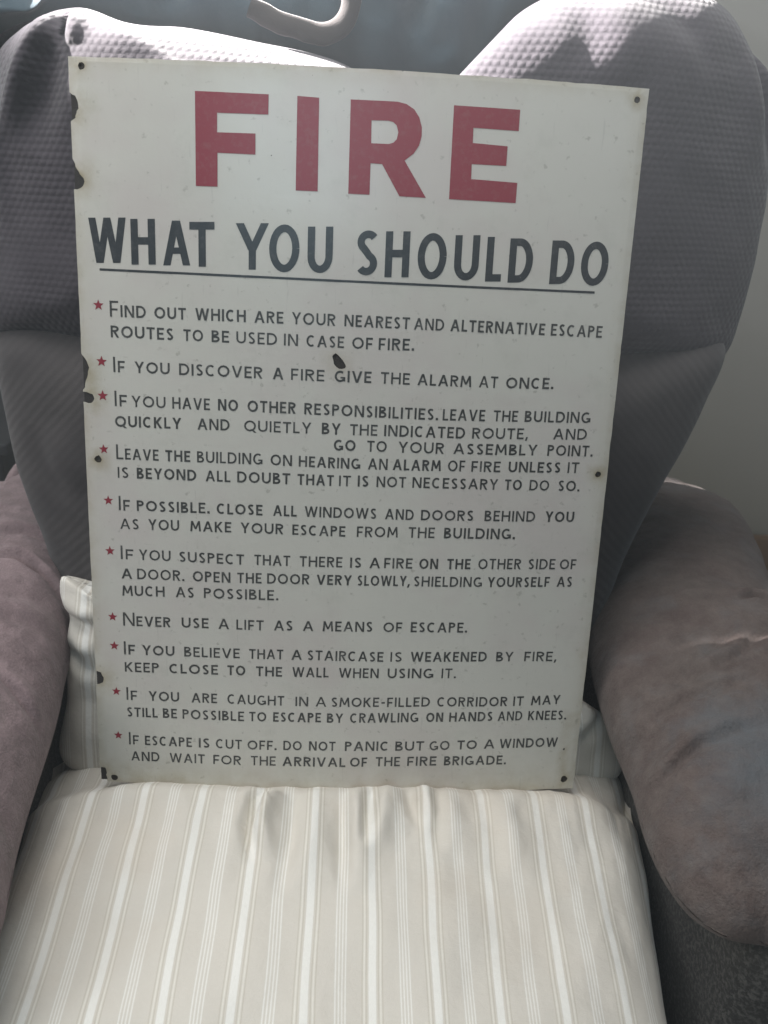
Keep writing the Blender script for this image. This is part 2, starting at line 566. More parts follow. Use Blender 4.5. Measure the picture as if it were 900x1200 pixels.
for q in cc:
    seg = rough_edge(cur, q[0], max(2, int(abs(cur[1] - q[0][1]) / 0.008)), 0.0006)
    outer += seg
    # subdivide chip boundary with a ragged line
    for a, b in zip(q[:-1], q[1:]):
        outer.append(a)
        mx, my = (a[0] + b[0]) / 2, (a[1] + b[1]) / 2
        outer.append((max(mx + random.uniform(-1, 1) * 0.0006, UL + 0.0001), my + random.uniform(-1, 1) * 0.0004))
    cur = q[-1]
outer += rough_edge(cur, (W, 0), 60, 0.0006)
outer = [(min(max(a, UL), W), max(b, 0)) for a, b in outer]
clean = []
for p in outer:
    if not clean or math.hypot(p[0] - clean[-1][0], p[1] - clean[-1][1]) > 1e-4:
        clean.append(p)
outer = clean

flake = [(389.3, 418), (391, 415.5), (393.3, 414), (396, 415.8), (398.7, 418.7), (401.5, 422), (404, 426), (405.3, 429), (404.5, 431.5), (401, 432.5), (397.3, 432.3), (394, 430), (391.3, 426.7), (390.6, 422)]
flake = [tuple(uv_sign(*p)) for p in flake]
holes_px = [(95, 77, 4.0), (747, 117, 3.8), (115, 538, 4.4), (701, 556, 3.6), (134, 911, 3.8), (661, 913, 4.2)]
holes = []
hc = []
for x, y, r in holes_px:
    c = uv_sign(x, y); rr = r / (1480 - 280 * (1 - c[1] / HS))
    hc.append((c, rr))
    holes.append([(c[0] + rr * (1 + random.uniform(-.14, .14)) * math.cos(a), c[1] + rr * (1 + random.uniform(-.14, .14)) * math.sin(a)) for a in np.linspace(0, 2 * math.pi, 15)[:-1]])
small = []
for x, y, r in [(205, 295, 1.6), (211, 296.5, 1.2), (661, 878, 1.7), (472, 83, 0.8), (597, 300, 0.5), (270, 120, .5), (640, 868, .5), (366, 88, .5), (300, 660, .6), (428, 205, .5), (318, 182, .7)]:
    c = uv_sign(x, y); rr = r / 1350
    small.append([(c[0] + rr * random.uniform(.6, 1.2) * math.cos(a), c[1] + rr * random.uniform(.6, 1.2) * math.sin(a)) for a in np.linspace(0, 2 * math.pi, 8)[:-1]])
en = slab('enamel_face', outer, [flake] + holes + small, 0.008, 0.0, 0.0007, M_enamel, sign)
# rust bloom attribute
at = en.data.attributes.new('rust', 'FLOAT', 'POINT')
uvl = en.data.uv_layers[0].data
vuv = [None] * len(en.data.vertices)
for lp in en.data.loops:
    vuv[lp.vertex_index] = tuple(uvl[lp.index].uv)
rcent = [(c[0], c[1], r * 2.2, 0.8) for c, r in hc] + [(*np.mean(flake, 0), 0.009, 0.6)]
for q in cc:
    m = np.mean(q, 0); rcent.append((m[0], m[1], 0.011, 0.85))
streaks = [([uv_sign(661, 905), uv_sign(667, 860), uv_sign(670, 835)], 0.004, 0.85), ([uv_sign(672, 830), uv_sign(676, 790), uv_sign(681, 765)], 0.0022, 0.55),
           ([uv_sign(707, 560), uv_sign(710, 534)], 0.0016, 0.5), ([uv_sign(150, 905), uv_sign(185, 910), uv_sign(215, 912)], 0.007, 0.5),
           ([uv_sign(195, 917), uv_sign(212, 918)], 0.005, 0.8), ([uv_sign(108, 650), uv_sign(113, 760)], 0.004, 0.45)]
P = np.array([v if v else (0.2, 0.3) for v in vuv])
val = np.zeros(len(P))
for x, y, r, a in rcent:
    d = np.hypot(P[:, 0] - x, P[:, 1] - y); val = np.maximum(val, a * np.exp(-(d / r) ** 2 * 0.7))
for ln, w_, a in streaks:
    d, t, s_ = poly_dist(P, ln); val = np.maximum(val, a * np.exp(-(d / w_) ** 2))
d = np.minimum(np.minimum(P[:, 0] - UL, W - P[:, 0]), np.minimum(P[:, 1], HS - P[:, 1]))
val = np.maximum(val, 0.40 * np.exp(-d / 0.006)); val = np.maximum(val, 0.42 * np.exp(-P[:, 1] / 0.022))
at.data.foreach_set('value', val.astype(np.float32))

# screw holes: rusty ring and dark hollow seen through the enamel
for c, r in hc:
    V = []; F = []
    n = 14
    prof = [(r * 1.02, -0.0003), (r * 0.8, -0.0001), (r * 0.55, -0.0006), (r * 0.42, -0.0012)]
    for rr, h in prof:
        for i in range(n):
            a = 2 * math.pi * i / n
            V.append(S(c[0] + rr * math.cos(a), c[1] + rr * math.sin(a), h + 0.0001))
    for k in range(len(prof) - 1):
        for i in range(n):
            F.append((k * n + i, k * n + (i + 1) % n, (k + 1) * n + (i + 1) % n, (k + 1) * n + i))
    F.append(tuple((len(prof) - 1) * n + i for i in range(n)))
    link_mesh('screw_hole', V, F, M_hole, sign)

# ------------------------------------------------------------------ lettering
# large red letters, drawn as outlines


def dense(poly, step=0.006):
    out = []
    for a, b in zip(poly, poly[1:] + poly[:1]):
        L = math.hypot(b[0] - a[0], b[1] - a[1]); n = max(1, int(L / step))
        for i in range(n):
            out.append((a[0] + (b[0] - a[0]) * i / n, a[1] + (b[1] - a[1]) * i / n))
    return out


def zc(pts, x0, y0, s):
    return [tuple(uv_sign(x0 + x / s, y0 + y / s)) for x, y in pts]


letF = zc([(38, 52), (427, 70), (425, 177), (155, 167), (155, 270), (357, 277), (357, 388), (157, 378), (157, 557), (43, 553)], 220, 95, 4.5)
letI = zc([(578, 78), (693, 88), (685, 582), (569, 577)], 220, 95, 4.5)
letR = zc([(45, 88), (200, 95), (270, 99), (312, 110), (350, 136), (374, 175), (386, 222), (385, 265), (372, 310), (346, 348), (303, 381), (405, 560), (278, 552), (195, 398), (140, 394), (135, 545), (33, 540)], 400, 95, 4.09)
letRh = zc([(145, 188), (225, 190), (248, 196), (265, 212), (273, 245), (266, 278), (250, 295), (228, 302), (143, 298)], 400, 95, 4.09)
letE = zc([(540, 116), (857, 138), (850, 240), (633, 224), (630, 297), (797, 313), (790, 407), (625, 398), (622, 470), (843, 488), (835, 585), (516, 566)], 400, 95, 4.09)
for ch, poly, hl in (('F', letF, []), ('I', letI, []), ('R', letR, [letRh]), ('E', letE, [])):
    o = slab('red_letter', dense(poly), [dense(h) for h in hl], 0.008, 0.00022, 0.0003, M_red, sign)
    o['label'] = 'large red block letter %s' % ch


# monoline capitals: every glyph is a few strips in a box w x h with stroke t
GW = dict(A=.74, B=.54, C=.66, D=.68, E=.48, F=.46, G=.72, H=.66, I=.14, K=.60, L=.45, M=.80, N=.68, O=.80, P=.52, Q=.82, R=.57, S=.50, T=.56, U=.64, V=.70, W=1.02, Y=.64)
GW.update({'.': .15, ',': .17, '-': .34})


def strip(path, t):
    P = np.array(path, float); n = len(P); Q = []
    for i in range(n):
        a = P[i] - P[i - 1] if i > 0 else P[1] - P[0]
        b = P[i + 1] - P[i] if i < n - 1 else P[-1] - P[-2]
        a = a / np.linalg.norm(a); b = b / np.linalg.norm(b)
        m = a + b; m /= np.linalg.norm(m)
        nn = np.array([-m[1], m[0]]); c = max(abs(nn @ np.array([-a[1], a[0]])), 0.5)
        Q.append((P[i] + nn * t / 2 / c, P[i] - nn * t / 2 / c))
    return [[tuple(Q[i][0]), tuple(Q[i][1]), tuple(Q[i + 1][1]), tuple(Q[i + 1][0])] for i in range(n - 1)]


def R4(x0, y0, x1, y1):
    return [(x0, y0), (x1, y0), (x1, y1), (x0, y1)]


def diag(xa, ya, xb, yb, t):
    """leaning stroke with level ends"""
    L = math.hypot(xb - xa, yb - ya); hw = t / 2 * L / abs(yb - ya)
    return [(xa - hw, ya), (xa + hw, ya), (xb + hw, yb), (xb - hw, yb)]


def arc(cx, cy, rx, ry, a0, a1, n=18, e=1.0):
    out = []
    for i in range(n + 1):
        a = RAD(a0 + (a1 - a0) * i / n); c, s = math.cos(a), math.sin(a)
        out.append((cx + rx * math.copysign(abs(c) ** e, c), cy + ry * math.copysign(abs(s) ** e, s)))
    return out


def glyph(c, w, h, t, n=16):
    q = []; m = t / 2
    if c == 'A':
        q += [diag(m * 1.1, 0, w / 2 - t * .05, h, t), diag(w - m * 1.1, 0, w / 2 + t * .05, h, t), R4(w * .22, h * .26, w * .78, h * .26 + t * .85)]
    elif c == 'B':
        q += [R4(0, 0, t, h)]
        q += strip([(t * .5, m), (w * .5, m)] + arc(w * .5, h * .27, w * .5 - m, h * .27 - m, -90, 90, n)[1:] + [(t * .5, h * .54 - m)], t)
        q += strip([(t * .5, h - m), (w * .45, h - m)] + arc(w * .45, h * .765 - m * .0, w * .43 - m, h * .235 - m * .9, 90, -90, n)[1:] + [(t * .5, h * .53 + m * .0)], t * .98)
    elif c == 'C':
        q += strip(arc(w * .53, h / 2, w * .53 - m, h / 2 - m, 52, 308, n * 2), t)
    elif c == 'D':
        q += [R4(0, 0, t, h)]
        q += strip([(t * .5, h - m), (w * .42, h - m)] + arc(w * .42, h / 2, w * .58 - m, h / 2 - m, 90, -90, n * 2)[1:] + [(t * .5, m)], t)
    elif c == 'E':
        q += [R4(0, 0, t, h), R4(t * .9, 0, w, t), R4(t * .9, h / 2 - m * .8, w * .9, h / 2 + m * 1.1), R4(t * .9, h - t, w, h)]
    elif c == 'F':
        q += [R4(0, 0, t, h), R4(t * .9, h * .46 - m, w * .9, h * .46 + m), R4(t * .9, h - t, w, h)]
    elif c == 'G':
        q += strip(arc(w * .52, h / 2, w * .52 - m, h / 2 - m, 52, 318, n * 2), t)
        q += [R4(w - t, h * .08, w, h * .46), R4(w * .55, h * .46 - t * .8, w - t * .5, h * .46)]
    elif c == 'H':
        q += [R4(0, 0, t, h), R4(w - t, 0, w, h), R4(t * .9, h * .52 - m, w - t * .9, h * .52 + m)]
    elif c == 'I':
        q += [R4(w / 2 - m, 0, w / 2 + m, h)]
    elif c == 'K':
        q += [R4(0, 0, t, h), diag(t * .8, h * .42, w - t * .75, h, t), diag(w * .36, h * .55, w - t * .6, 0, t)]
    elif c == 'L':
        q += [R4(0, 0, t, h), R4(t * .9, 0, w, t)]
    elif c == 'M':
        q += [diag(m, 0, t * 1.0, h, t), diag(w - m, 0, w - t * 1.0, h, t), diag(t * 1.0, h, w / 2, h * .22, t * .9), diag(w - t * 1.0, h, w / 2, h * .22, t * .9)]
    elif c == 'N':
        q += [R4(0, 0, t, h), R4(w - t, 0, w, h), diag(t * .7, h, w - t * .7, 0, t * .95)]
    elif c in 'OQ':
        q += strip(arc(w / 2, h / 2, w / 2 - m, h / 2 - m, 0, 360, n * 2), t)
        if c == 'Q':
            q += [diag(w * .95, -h * .10, w * .62, h * .22, t * .95)]
    elif c in 'PR':
        q += [R4(0, 0, t, h)]
        q += strip([(t * .5, h - m), (w * .48, h - m)] + arc(w * .48, h * .73, w * .5 - m, h * .27 - m, 90, -90, n)[1:] + [(t * .5, h * .46 + m)], t)
        if c == 'R':
            q += [diag(w * .46, h * .48, w - t * .6, 0, t)]
    elif c == 'S':
        a = arc(w * .53, h * .745, w * .47 - m, h * .255 - m, 35, 235, n)
        b = arc(w * .47, h * .265, w * .47 - m, h * .265 - m, 65, -145, n)
        q += strip(a + b, t)
    elif c == 'T':
        q += [R4(w / 2 - m, 0, w / 2 + m, h - t * .9), R4(0, h - t, w, h)]
    elif c == 'U':
        q += strip([(m, h)] + [(m, h * .42)] + arc(w / 2, h * .36, w / 2 - m, h * .36 - m, 180, 360, n) + [(w - m, h * .42), (w - m, h)], t)
    elif c == 'V':
        q += [diag(m * 1.1, h, w / 2 - t * .05, 0, t), diag(w - m * 1.1, h, w / 2 + t * .05, 0, t)]
    elif c == 'W':
        q += [diag(m, h, w * .27, 0, t), diag(w * .5, h, w * .28, 0, t * .95), diag(w * .5, h, w * .72, 0, t * .95), diag(w - m, h, w * .73, 0, t)]
    elif c == 'Y':
        q += [diag(m * 1.1, h, w / 2, h * .42, t), diag(w - m * 1.1, h, w / 2, h * .42, t), R4(w / 2 - m, 0, w / 2 + m, h * .47)]
    elif c == '.':
        q += [R4(w / 2 - t * .6, 0, w / 2 + t * .6, t * 1.2)]
    elif c == ',':
        q += [diag(w / 2 - t * .5, -t * .9, w / 2 + t * .1, t * 1.2, t)]
    elif c == '-':
        q += [R4(w * .1, h * .36, w * .9, h * .36 + t)]
    return q


lift = [0]


def emit(polys, place, V, F):
    for p in polys:
        lift[0] = (lift[0] + 1) % 7
        s = len(V)
        for x, y in p:
            u, v = place(x, y)
            V.append(S(u, v, 0.00010 + lift[0] * 0.00003))
        ar = sum(p[i][0] * p[(i + 1) % len(p)][1] - p[(i + 1) % len(p)][0] * p[i][1] for i in range(len(p)))
        idx = tuple(range(s, s + len(p)))
        F.append(idx if ar > 0 else tuple(reversed(idx)))


# heading: letter, left x, right x, top y, bottom y in the photograph
HEAD = [('W', 104, 147.5, 255, 308), ('H', 153, 182.5, 256.5, 310), ('A', 190, 222.5, 258.5, 311), ('T', 221.8, 251, 260, 312.5),
        ('Y', 276, 314.5, 261.5, 316), ('O', 315, 350.5, 263, 319), ('U', 360, 390.5, 265.5, 320),
        ('S', 416.5, 443.5, 270, 322.7), ('H', 451, 480.5, 271, 325), ('O', 489, 523, 273, 327.5), ('U', 532, 562, 275.5, 328.7), ('L', 569.5, 589, 277.5, 330), ('D', 596, 625, 279.3, 331.2),
        ('D', 645, 673.5, 281.7, 333), ('O', 680.5, 712.5, 283, 335)]
for ch, x0, x1, y0, y1 in HEAD:
    ym = (y0 + y1) / 2
    a = uv_sign(x0, ym); b = uv_sign(x1, ym); tp = uv_sign((x0 + x1) / 2, y0); bt = uv_sign((x0 + x1) / 2, y1)
    w_ = b[0] - a[0]; h_ = tp[1] - bt[1]
    if ch in 'HLUD':
        w_ -= 0.0007
    V = []; F = []
    slope = (b[1] - a[1]) / (b[0] - a[0])
    emit(glyph(ch, w_, h_, 0.0059, 16), lambda x, y: (a[0] + 0.0003 + x, bt[1] + y + (x - w_ / 2) * slope), V, F)
    o = link_mesh('black_letter', V, F, M_black, sign, smooth=False)
    o['label'] = 'large black capital %s of the heading' % ch

ul = [uv_sign(116.7, 315.7), uv_sign(260, 322.5), uv_sign(400, 329.3), uv_sign(550, 336.3), uv_sign(696.7, 342.8)]
ulp = []
for i in range(41):
    t = i / 40 * 4; k = min(int(t), 3); ulp.append(tuple(ul[k] + (ul[k + 1] - ul[k]) * (t - k)))
V = []; F = []
emit(strip(ulp, 0.0019), lambda x, y: (x, y), V, F)
link_mesh('underline', V, F, M_black, sign, smooth=False)

# paragraph lines: words with left/right x, baseline as (x, y) points
T = [
    ("FIND 129 171|OUT 181 218|WHICH 229 288|ARE 298 332|YOUR 342 393|NEAREST 403.5 480|AND 485 520|ALTERNATIVE 527.5 638|ESCAPE 645 705", [(130, 371), (403, 382.4), (705, 396)], 1),
    ("ROUTES 130 203.5|TO 215 238|BE 248 268.5|USED 277 324.5|IN 332.5 349|CASE 359 403|OF 412.5 436.5|FIRE. 443.5 485", [(130, 395.3), (443, 410), (485, 411)], 0),
    ("IF 132.5 146.5|YOU 158 199|DISCOVER 210 307.5|A 320 331.5|FIRE 341 380|GIVE 392 435|THE 446 480|ALARM 489 552|AT 561 583|ONCE. 592.5 648", [(132, 435.8), (380, 447), (592, 455.3), (648, 456)], 1),
    ("IF 134 149|YOU 154.5 194|HAVE 202 246|NO 255.5 279|OTHER 290 346.5|RESPONSIBILITIES. 356.5 513|LEAVE 518.5 568|THE 578 606.5|BUILDING 614.5 691.5", [(134, 475.8), (346, 485), (518, 492.7), (691, 495.8)], 1),
    ("QUICKLY 135 212.5|AND 231.5 269|QUIETLY 286 364.5|BY 377 399|THE 410 442|INDICATED 450 544.5|ROUTE, 553 618.5|AND 648 687", [(135, 500), (269, 504.7), (399, 509.5), (544, 514), (687, 515.3)], 0),
    ("GO 391 416.5|TO 430 453|YOUR 466.5 520|ASSEMBLY 531 629|POINT. 641 694", [(391, 528), (520, 532), (694, 535)], 0),
    ("LEAVE 136.5 186|THE 194 223|BUILDING 231 307.5|ON 317 342|HEARING 350 422|AN 431 454|ALARM 460 516.5|OF 524.5 544.5|FIRE 552 586|UNLESS 595.5 656.5|IT 664.5 678", [(136, 538), (307, 544.7), (422, 550), (544, 552.7), (678, 554.4)], 1),
    ("IS 138 151|BEYOND 160.5 230|ALL 241 270|DOUBT 278 340|THAT 348.5 391|IT 397 411|IS 419 432|NOT 441 475.5|NECESSARY 483 583|TO 591 611|DO 620 643|SO. 653.5 678.5", [(138, 559.8), (270, 565), (391, 569.5), (583, 574), (678, 575.8)], 0),
    ("IF 139 152.5|POSSIBLE. 160.5 245.5|CLOSE 254 307.5|ALL 320 347.5|WINDOWS 357 441|AND 451 484.5|DOORS 493 554.5|BEHIND 567.5 626.5|YOU 638.5 672", [(139, 598), (307, 604), (484, 609.5), (672, 612)], 1),
    ("AS 141 163|YOU 174 210|MAKE 223 271|YOUR 282 332|ESCAPE 342.5 404.5|FROM 418 466|THE 478.5 509|BUILDING. 520 603", [(141, 619.8), (271, 624), (404, 629), (603, 632)], 0),
    ("IF 141 156.5|YOU 163 200|SUSPECT 210 286|THAT 298 340|THERE 351 401|IS 410 423.5|A 433 445|FIRE 450 483|ON 491 513|THE 523.5 551|OTHER 560 610|SIDE 618.5 650|OF 655.5 674.5", [(141, 655), (286, 661.8), (401, 665), (513, 667), (674, 667)], 1),
    ("A 144.5 153|DOOR. 161 216|OPEN 226 270|THE 278 306.5|DOOR 313 362.5|VERY 371 412|SLOWLY, 418.5 480|SHIELDING 484.5 564.5|YOURSELF 571 643.5|AS 652 670", [(144, 677.8), (270, 683), (412, 686), (564, 688), (670, 687.5)], 0),
    ("MUCH 143.5 193|AS 206 227.5|POSSIBLE. 239 326", [(143, 697.8), (326, 703.5)], 0),
    ("NEVER 144.5 200|USE 213 244.5|A 257 267.5|LIFT 277 309|AS 321 343|A 355.5 366.5|MEANS 378 436.5|OF 449 471|ESCAPE. 481 547", [(144, 733), (309, 738.7), (436, 740.5), (547, 741.3)], 1),
    ("IF 145 158.5|YOU 167 204.5|BELIEVE 216 281|THAT 292 332|A 342 353|STAIRCASE 360 449|IS 457 471|WEAKENED 481 570|BY 581 601|FIRE, 614 652", [(145, 766.7), (281, 771.5), (449, 775.5), (652, 774.7)], 1),
    ("KEEP 146.5 186.5|CLOSE 198.5 255.5|TO 266.5 287.5|THE 300 330.5|WALL 342.5 385|WHEN 397 443.5|USING 454 507.5|IT. 517 534", [(146, 787), (330, 793), (443, 794.7), (534, 794.7)], 0),
    ("IF 148 161|YOU 174.5 210|ARE 224.5 254.5|CAUGHT 266.5 333|IN 346 361|A 370 382|SMOKE-FILLED 388 503.5|CORRIDOR 512 594|IT 601 613|MAY 622 656", [(148, 820), (333, 827), (400, 828.5), (594, 827.5), (656, 825)], 1),
    ("STILL 149 185|BE 191 207.5|POSSIBLE 214 286|TO 292 312|ESCAPE 320 376|BY 383 402|CRAWLING 410 490|ON 499 519|HANDS 526 577|AND 583 611.5|KNEES. 618.5 663", [(149, 839.5), (286, 845), (402, 847), (519, 845.8), (663, 843)], 0),
    ("IF 151 163|ESCAPE 170 225|IS 233 246|CUT 253 283.5|OFF. 290 324|DO 332 353.5|NOT 362 393|PANIC 404 455.5|BUT 463 496.5|GO 503 526.5|TO 535.5 558.5|A 568 578|WINDOW 585 653", [(151, 872), (283, 878), (393, 880), (496, 879.5), (653, 874.7)], 1),
    ("AND 154 187|WAIT 199 240|FOR 250 282.5|THE 294 323|ARRIVAL 331 404.5|OF 410 430|THE 440 468.5|FIRE 477 511|BRIGADE. 520 592.5", [(154, 891), (282, 896.5), (404, 898.7), (592, 895.6)], 0),
]
GAP = 0.15
for words, base, initial in T:
    bx = [p[0] for p in base]; by = [p[1] for p in base]
    V = []; F = []
    for wi, wd in enumerate(words.split('|')):
        txt, x0, x1 = wd.split(); x0 = float(x0); x1 = float(x1)
        if len(txt) == 1:
            mx = (x0 + x1) / 2; x0 = mx - 6.2; x1 = mx + 6.2
        a = uv_sign(x0, np.interp(x0, bx, by)); b = uv_sign(x1, np.interp(x1, bx, by))
        H0 = 0.0097 * (1 + random.uniform(-.02, .02))
        t0 = 0.00162 * random.uniform(0.9, 1.1)
        sizes = [1.33 if (initial and wi == 0 and i == 0) else 1.0 for i in range(len(txt))]
        nat = sum(GW[c] * s for c, s in zip(txt, sizes)) + GAP * (len(txt) - 1)
        k = (b[0] - a[0]) / (nat * H0)
        x = 0.0
        for c, s in zip(txt, sizes):
            gw = GW[c] * s * H0 * k
            if c == 'I':
                gw = GW[c] * s * H0 * k
            hh = H0 * s
            jit = random.uniform(-.00008, .00008)
            xx = x
            fl = (b[1] - a[1]) / (b[0] - a[0])
            emit(glyph(c, gw, hh, t0, 6), lambda X, Y: (a[0] + xx + X + Y * 0.0, a[1] + jit + Y + (xx + X) * fl), V, F)
            x += gw + GAP * H0 * k
    link_mesh('text_line', V, F, M_text, sign, smooth=False)

stars = [(115.3, 357.5, 6.6), (119, 423.5, 6.6), (120.4, 463.7, 6.6), (121.6, 526.3, 6.0), (127, 586.4, 6.0), (129, 645.5, 6.0), (132, 722.7, 5.8), (134, 756.6, 5.8), (136.4, 810, 5.6), (138.7, 861.5, 5.4)]
for x, y, r in stars:
    c = uv_sign(x, y); R = r / (1480 - 280 * (1 - c[1] / HS)); V = [S(c[0], c[1], 0.0002)]
    rot = random.uniform(-0.08, 0.08)
    for i in range(10):
        rr = R if i % 2 == 0 else R * 0.42
        an = math.pi / 2 + rot + i * math.pi / 5
        V.append(S(c[0] + rr * math.cos(an), c[1] + rr * math.sin(an), 0.0002))
    link_mesh('star', V, [(0, 1 + i, 1 + (i + 1) % 10) for i in range(10)], M_red, sign, smooth=False)

# ------------------------------------------------------------------ armchair
chair = thing('armchair', 'puffy mauve-grey recliner armchair with waffle-textured backrest and suede arms', 'armchair')
TB = 0.22   # backrest slope


def back_plane(y0):
    return lambda a, b: (a, y0 + (b - 1.0) * TB, b)


def on_back(px, py, y0):
    d = ray(px, py)   # (y - y0) = (z-1)*TB
    t = (y0 - TB + TB * CAM[2] - CAM[1]) / (d[1] - TB * d[2])
    P = CAM + d * t
    return (P[0], P[2])


def sign_y(z):
    return (z - 0.52) * math.tan(LEAN)


def press(pts, s, h):
    """soft upholstery gives way behind the sheet"""
    x = pts[:, 0]; z = pts[:, 2]
    lim = sign_y(z) + 0.006
    w_ = 1 - sstep(0.20, 0.30, np.abs(x)); w_ *= 1 - sstep(1.13, 1.17, z)
    pen = np.maximum(lim - pts[:, 1], 0) * w_
    out = pts.copy(); out[:, 1] += pen
    return out


Y0 = 0.30
up_px = [(-15, 385), (-32, 300), (-42, 200), (-40, 130), (-22, 60), (20, 28), (70, 20), (105, 16), (150, 30), (220, 38), (300, 52), (390, 72), (450, 100), (520, 104), (562, 68), (600, 24), (650, -2), (720, -12), (790, -8), (838, 12), (872, 56), (893, 102), (899, 160), (892, 240), (878, 310), (862, 375), (848, 412), (760, 425), (600, 420), (420, 415), (250, 412), (100, 405), (30, 395)]
upo = [on_back(x, y, Y0) for x, y in up_px]


def disp_up(P, pts, s, h):
    n1 = fnoise(pts, 9, 3) * 0.006
    # the seam folds radiating on the upper left, and soft drags elsewhere
    L = [([on_back(*p, Y0) for p in [(8, 60), (10, 110), (18, 190), (27, 260)]], 0.008, 0.006),
         ([on_back(*p, Y0) for p in [(28, 40), (22, 90), (30, 150)]], 0.005, 0.006),
         ([on_back(*p, Y0) for p in [(104, 30), (106, 45), (110, 75)]], 0.012, 0.006),
         ([on_back(*p, Y0) for p in [(100, 25), (75, 70), (60, 120), (45, 170)]], -0.014, 0.012),
         ([on_back(*p, Y0) for p in [(120, 30), (170, 35), (230, 50)]], 0.010, 0.008),
         ([on_back(*p, Y0) for p in [(700, 0), (735, 25), (770, 60), (790, 105)]], 0.004, 0.012),
         ([on_back(*p, Y0) for p in [(640, 30), (650, 70), (640, 110)]], 0.003, 0.014),
         ([on_back(*p, Y0) for p in [(852, 20), (868, 70), (880, 130), (885, 200)]], 0.016, 0.009)]
    w1 = wrinkle(P, L)
    lobe = 0.022 * np.exp(-((P[:, 0] - 0.22) / 0.13) ** 2) * np.exp(-((P[:, 1] - 1.17) / 0.07) ** 2)
    lobe += 0.022 * np.exp(-((P[:, 0] + 0.24) / 0.12) ** 2) * np.exp(-((P[:, 1] - 1.15) / 0.08) ** 2)
    front = (h > -1e-6)
    xr = np.interp(P[:, 1], [1.02, 1.10, 1.20], [on_back(25, 240, Y0)[0], on_back(55, 150, Y0)[0], on_back(98, 30, Y0)[0]])
    fall = -0.85 * np.clip(xr - P[:, 0], 0, 0.12) * sstep(0.96, 1.05, P[:, 1])
    return np.where(front, n1 + w1 + lobe + fall, 0)


pillow('upper_backrest', upo, back_plane(Y0), (0, -1, 0.12), 0.135, 0.10, M_back, chair, nr=110, nt=420, p=2.5, disp=disp_up, post=press, centre=(0.0, 1.04))

Y1 = 0.27
lo_px = [(-2, 392), (4, 450), (18, 510), (34, 565), (60, 640), (100, 760), (400, 800), (680, 760), (730, 640), (772, 560), (800, 512), (824, 462), (846, 405), (700, 395), (400, 385), (150, 380)]
loo = [on_back(x, y, Y1) for x, y in lo_px]


def disp_lo(P, pts, s, h):
    n1 = fnoise(pts, 8, 3) * 0.006
    L = [([on_back(*p, Y1) for p in [(60, 480), (80, 530), (105, 560)]], 0.004, 0.012)]
    return np.where(h > -1e-6, n1 + wrinkle(P, L), 0)


pillow('lower_backrest', loo, back_plane(Y1), (0, -1, 0.1), 0.105, 0.08, M_low, chair, nr=80, nt=300, p=3.2, disp=disp_lo, post=press)

# arms
ZA = 0.605


def az(pts, z=ZA):
    return [tuple(at_z(x, y, z)[:2]) for x, y in pts]


ra = az([(735, 575), (700, 640), (686, 700), (688, 745), (700, 810), (720, 870), (742, 925), (760, 985), (785, 1035), (815, 1072), (850, 1094), (900, 1104)])
ra += [(0.40, -0.25), (0.47, -0.22), (0.515, -0.13), (0.53, 0.0), (0.53, 0.10)] + az([(912, 740), (898, 705), (888, 670), (872, 632), (845, 600), (808, 580), (770, 570)])
ZT = 0.665
wr = lambda pts: [tuple(at_z(x, y, ZT)[:2]) for x, y in pts]
RW = [(wr([(765, 832), (800, 822), (850, 818), (905, 806)]), 0.0032, 0.0041), (wr([(762, 905), (790, 886), (825, 872), (905, 860)]), 0.0050, 0.0048),
      (wr([(825, 796), (860, 786), (905, 752)]), 0.0030, 0.0044), (wr([(845, 728), (875, 722), (910, 730)]), 0.0035, 0.0041),
      (wr([(790, 800), (830, 775), (850, 770)]), 0.0017, 0.0048), (wr([(740, 850), (760, 900), (765, 960)]), 0.0015, 0.0082),
      (wr([(800, 1062), (830, 1085), (870, 1098)]), 0.0050, 0.0038), (wr([(845, 1055), (862, 1075), (868, 1092)]), 0.0040, 0.0035),
      (wr([(905, 1040), (880, 1062), (862, 1078)]), 0.0040, 0.0035), (wr([(820, 1040), (838, 1066), (846, 1090)]), 0.0030, 0.0035),
      (wr([(780, 700), (830, 690), (860, 700)]), 0.0020, 0.0068)]


def mk_disp(lines, seed, gather):
    def f(P, pts, s, h):
        n1 = fnoise(pts + seed, 7, 4) * 0.009 + fnoise(pts + seed, 26, 3) * 0.0016 + (1 - np.abs(fnoise((pts + seed) * np.array([0.35, 1.3, 1]), 22, 2)) * 2.2) * 0.0016
        d = n1 + wrinkle(P, lines)
        # gathered rim towards the front end
        g = sstep(-0.12, -0.24, P[:, 1]) * sstep(0.80, 1.0, s)
        d += gather * g * np.sin(P[:, 0] * 230 + 3 * np.sin(P[:, 1] * 60)) * 0.003
        return np.where(h > -1e-6, d, 0)
    return f


pl = pillow('arm_cushion', ra, lambda a, b: (a, b, ZA), (0, 0, 1), 0.080, 0.055, M_armR, chair, nr=110, nt=420, p=2.7, disp=mk_disp(RW, 0.0, 1), centre=(0.39, 0.10))
pl['label'] = 'right arm with a grubby patch, shade painted into its suede, deep creases and gathered front'

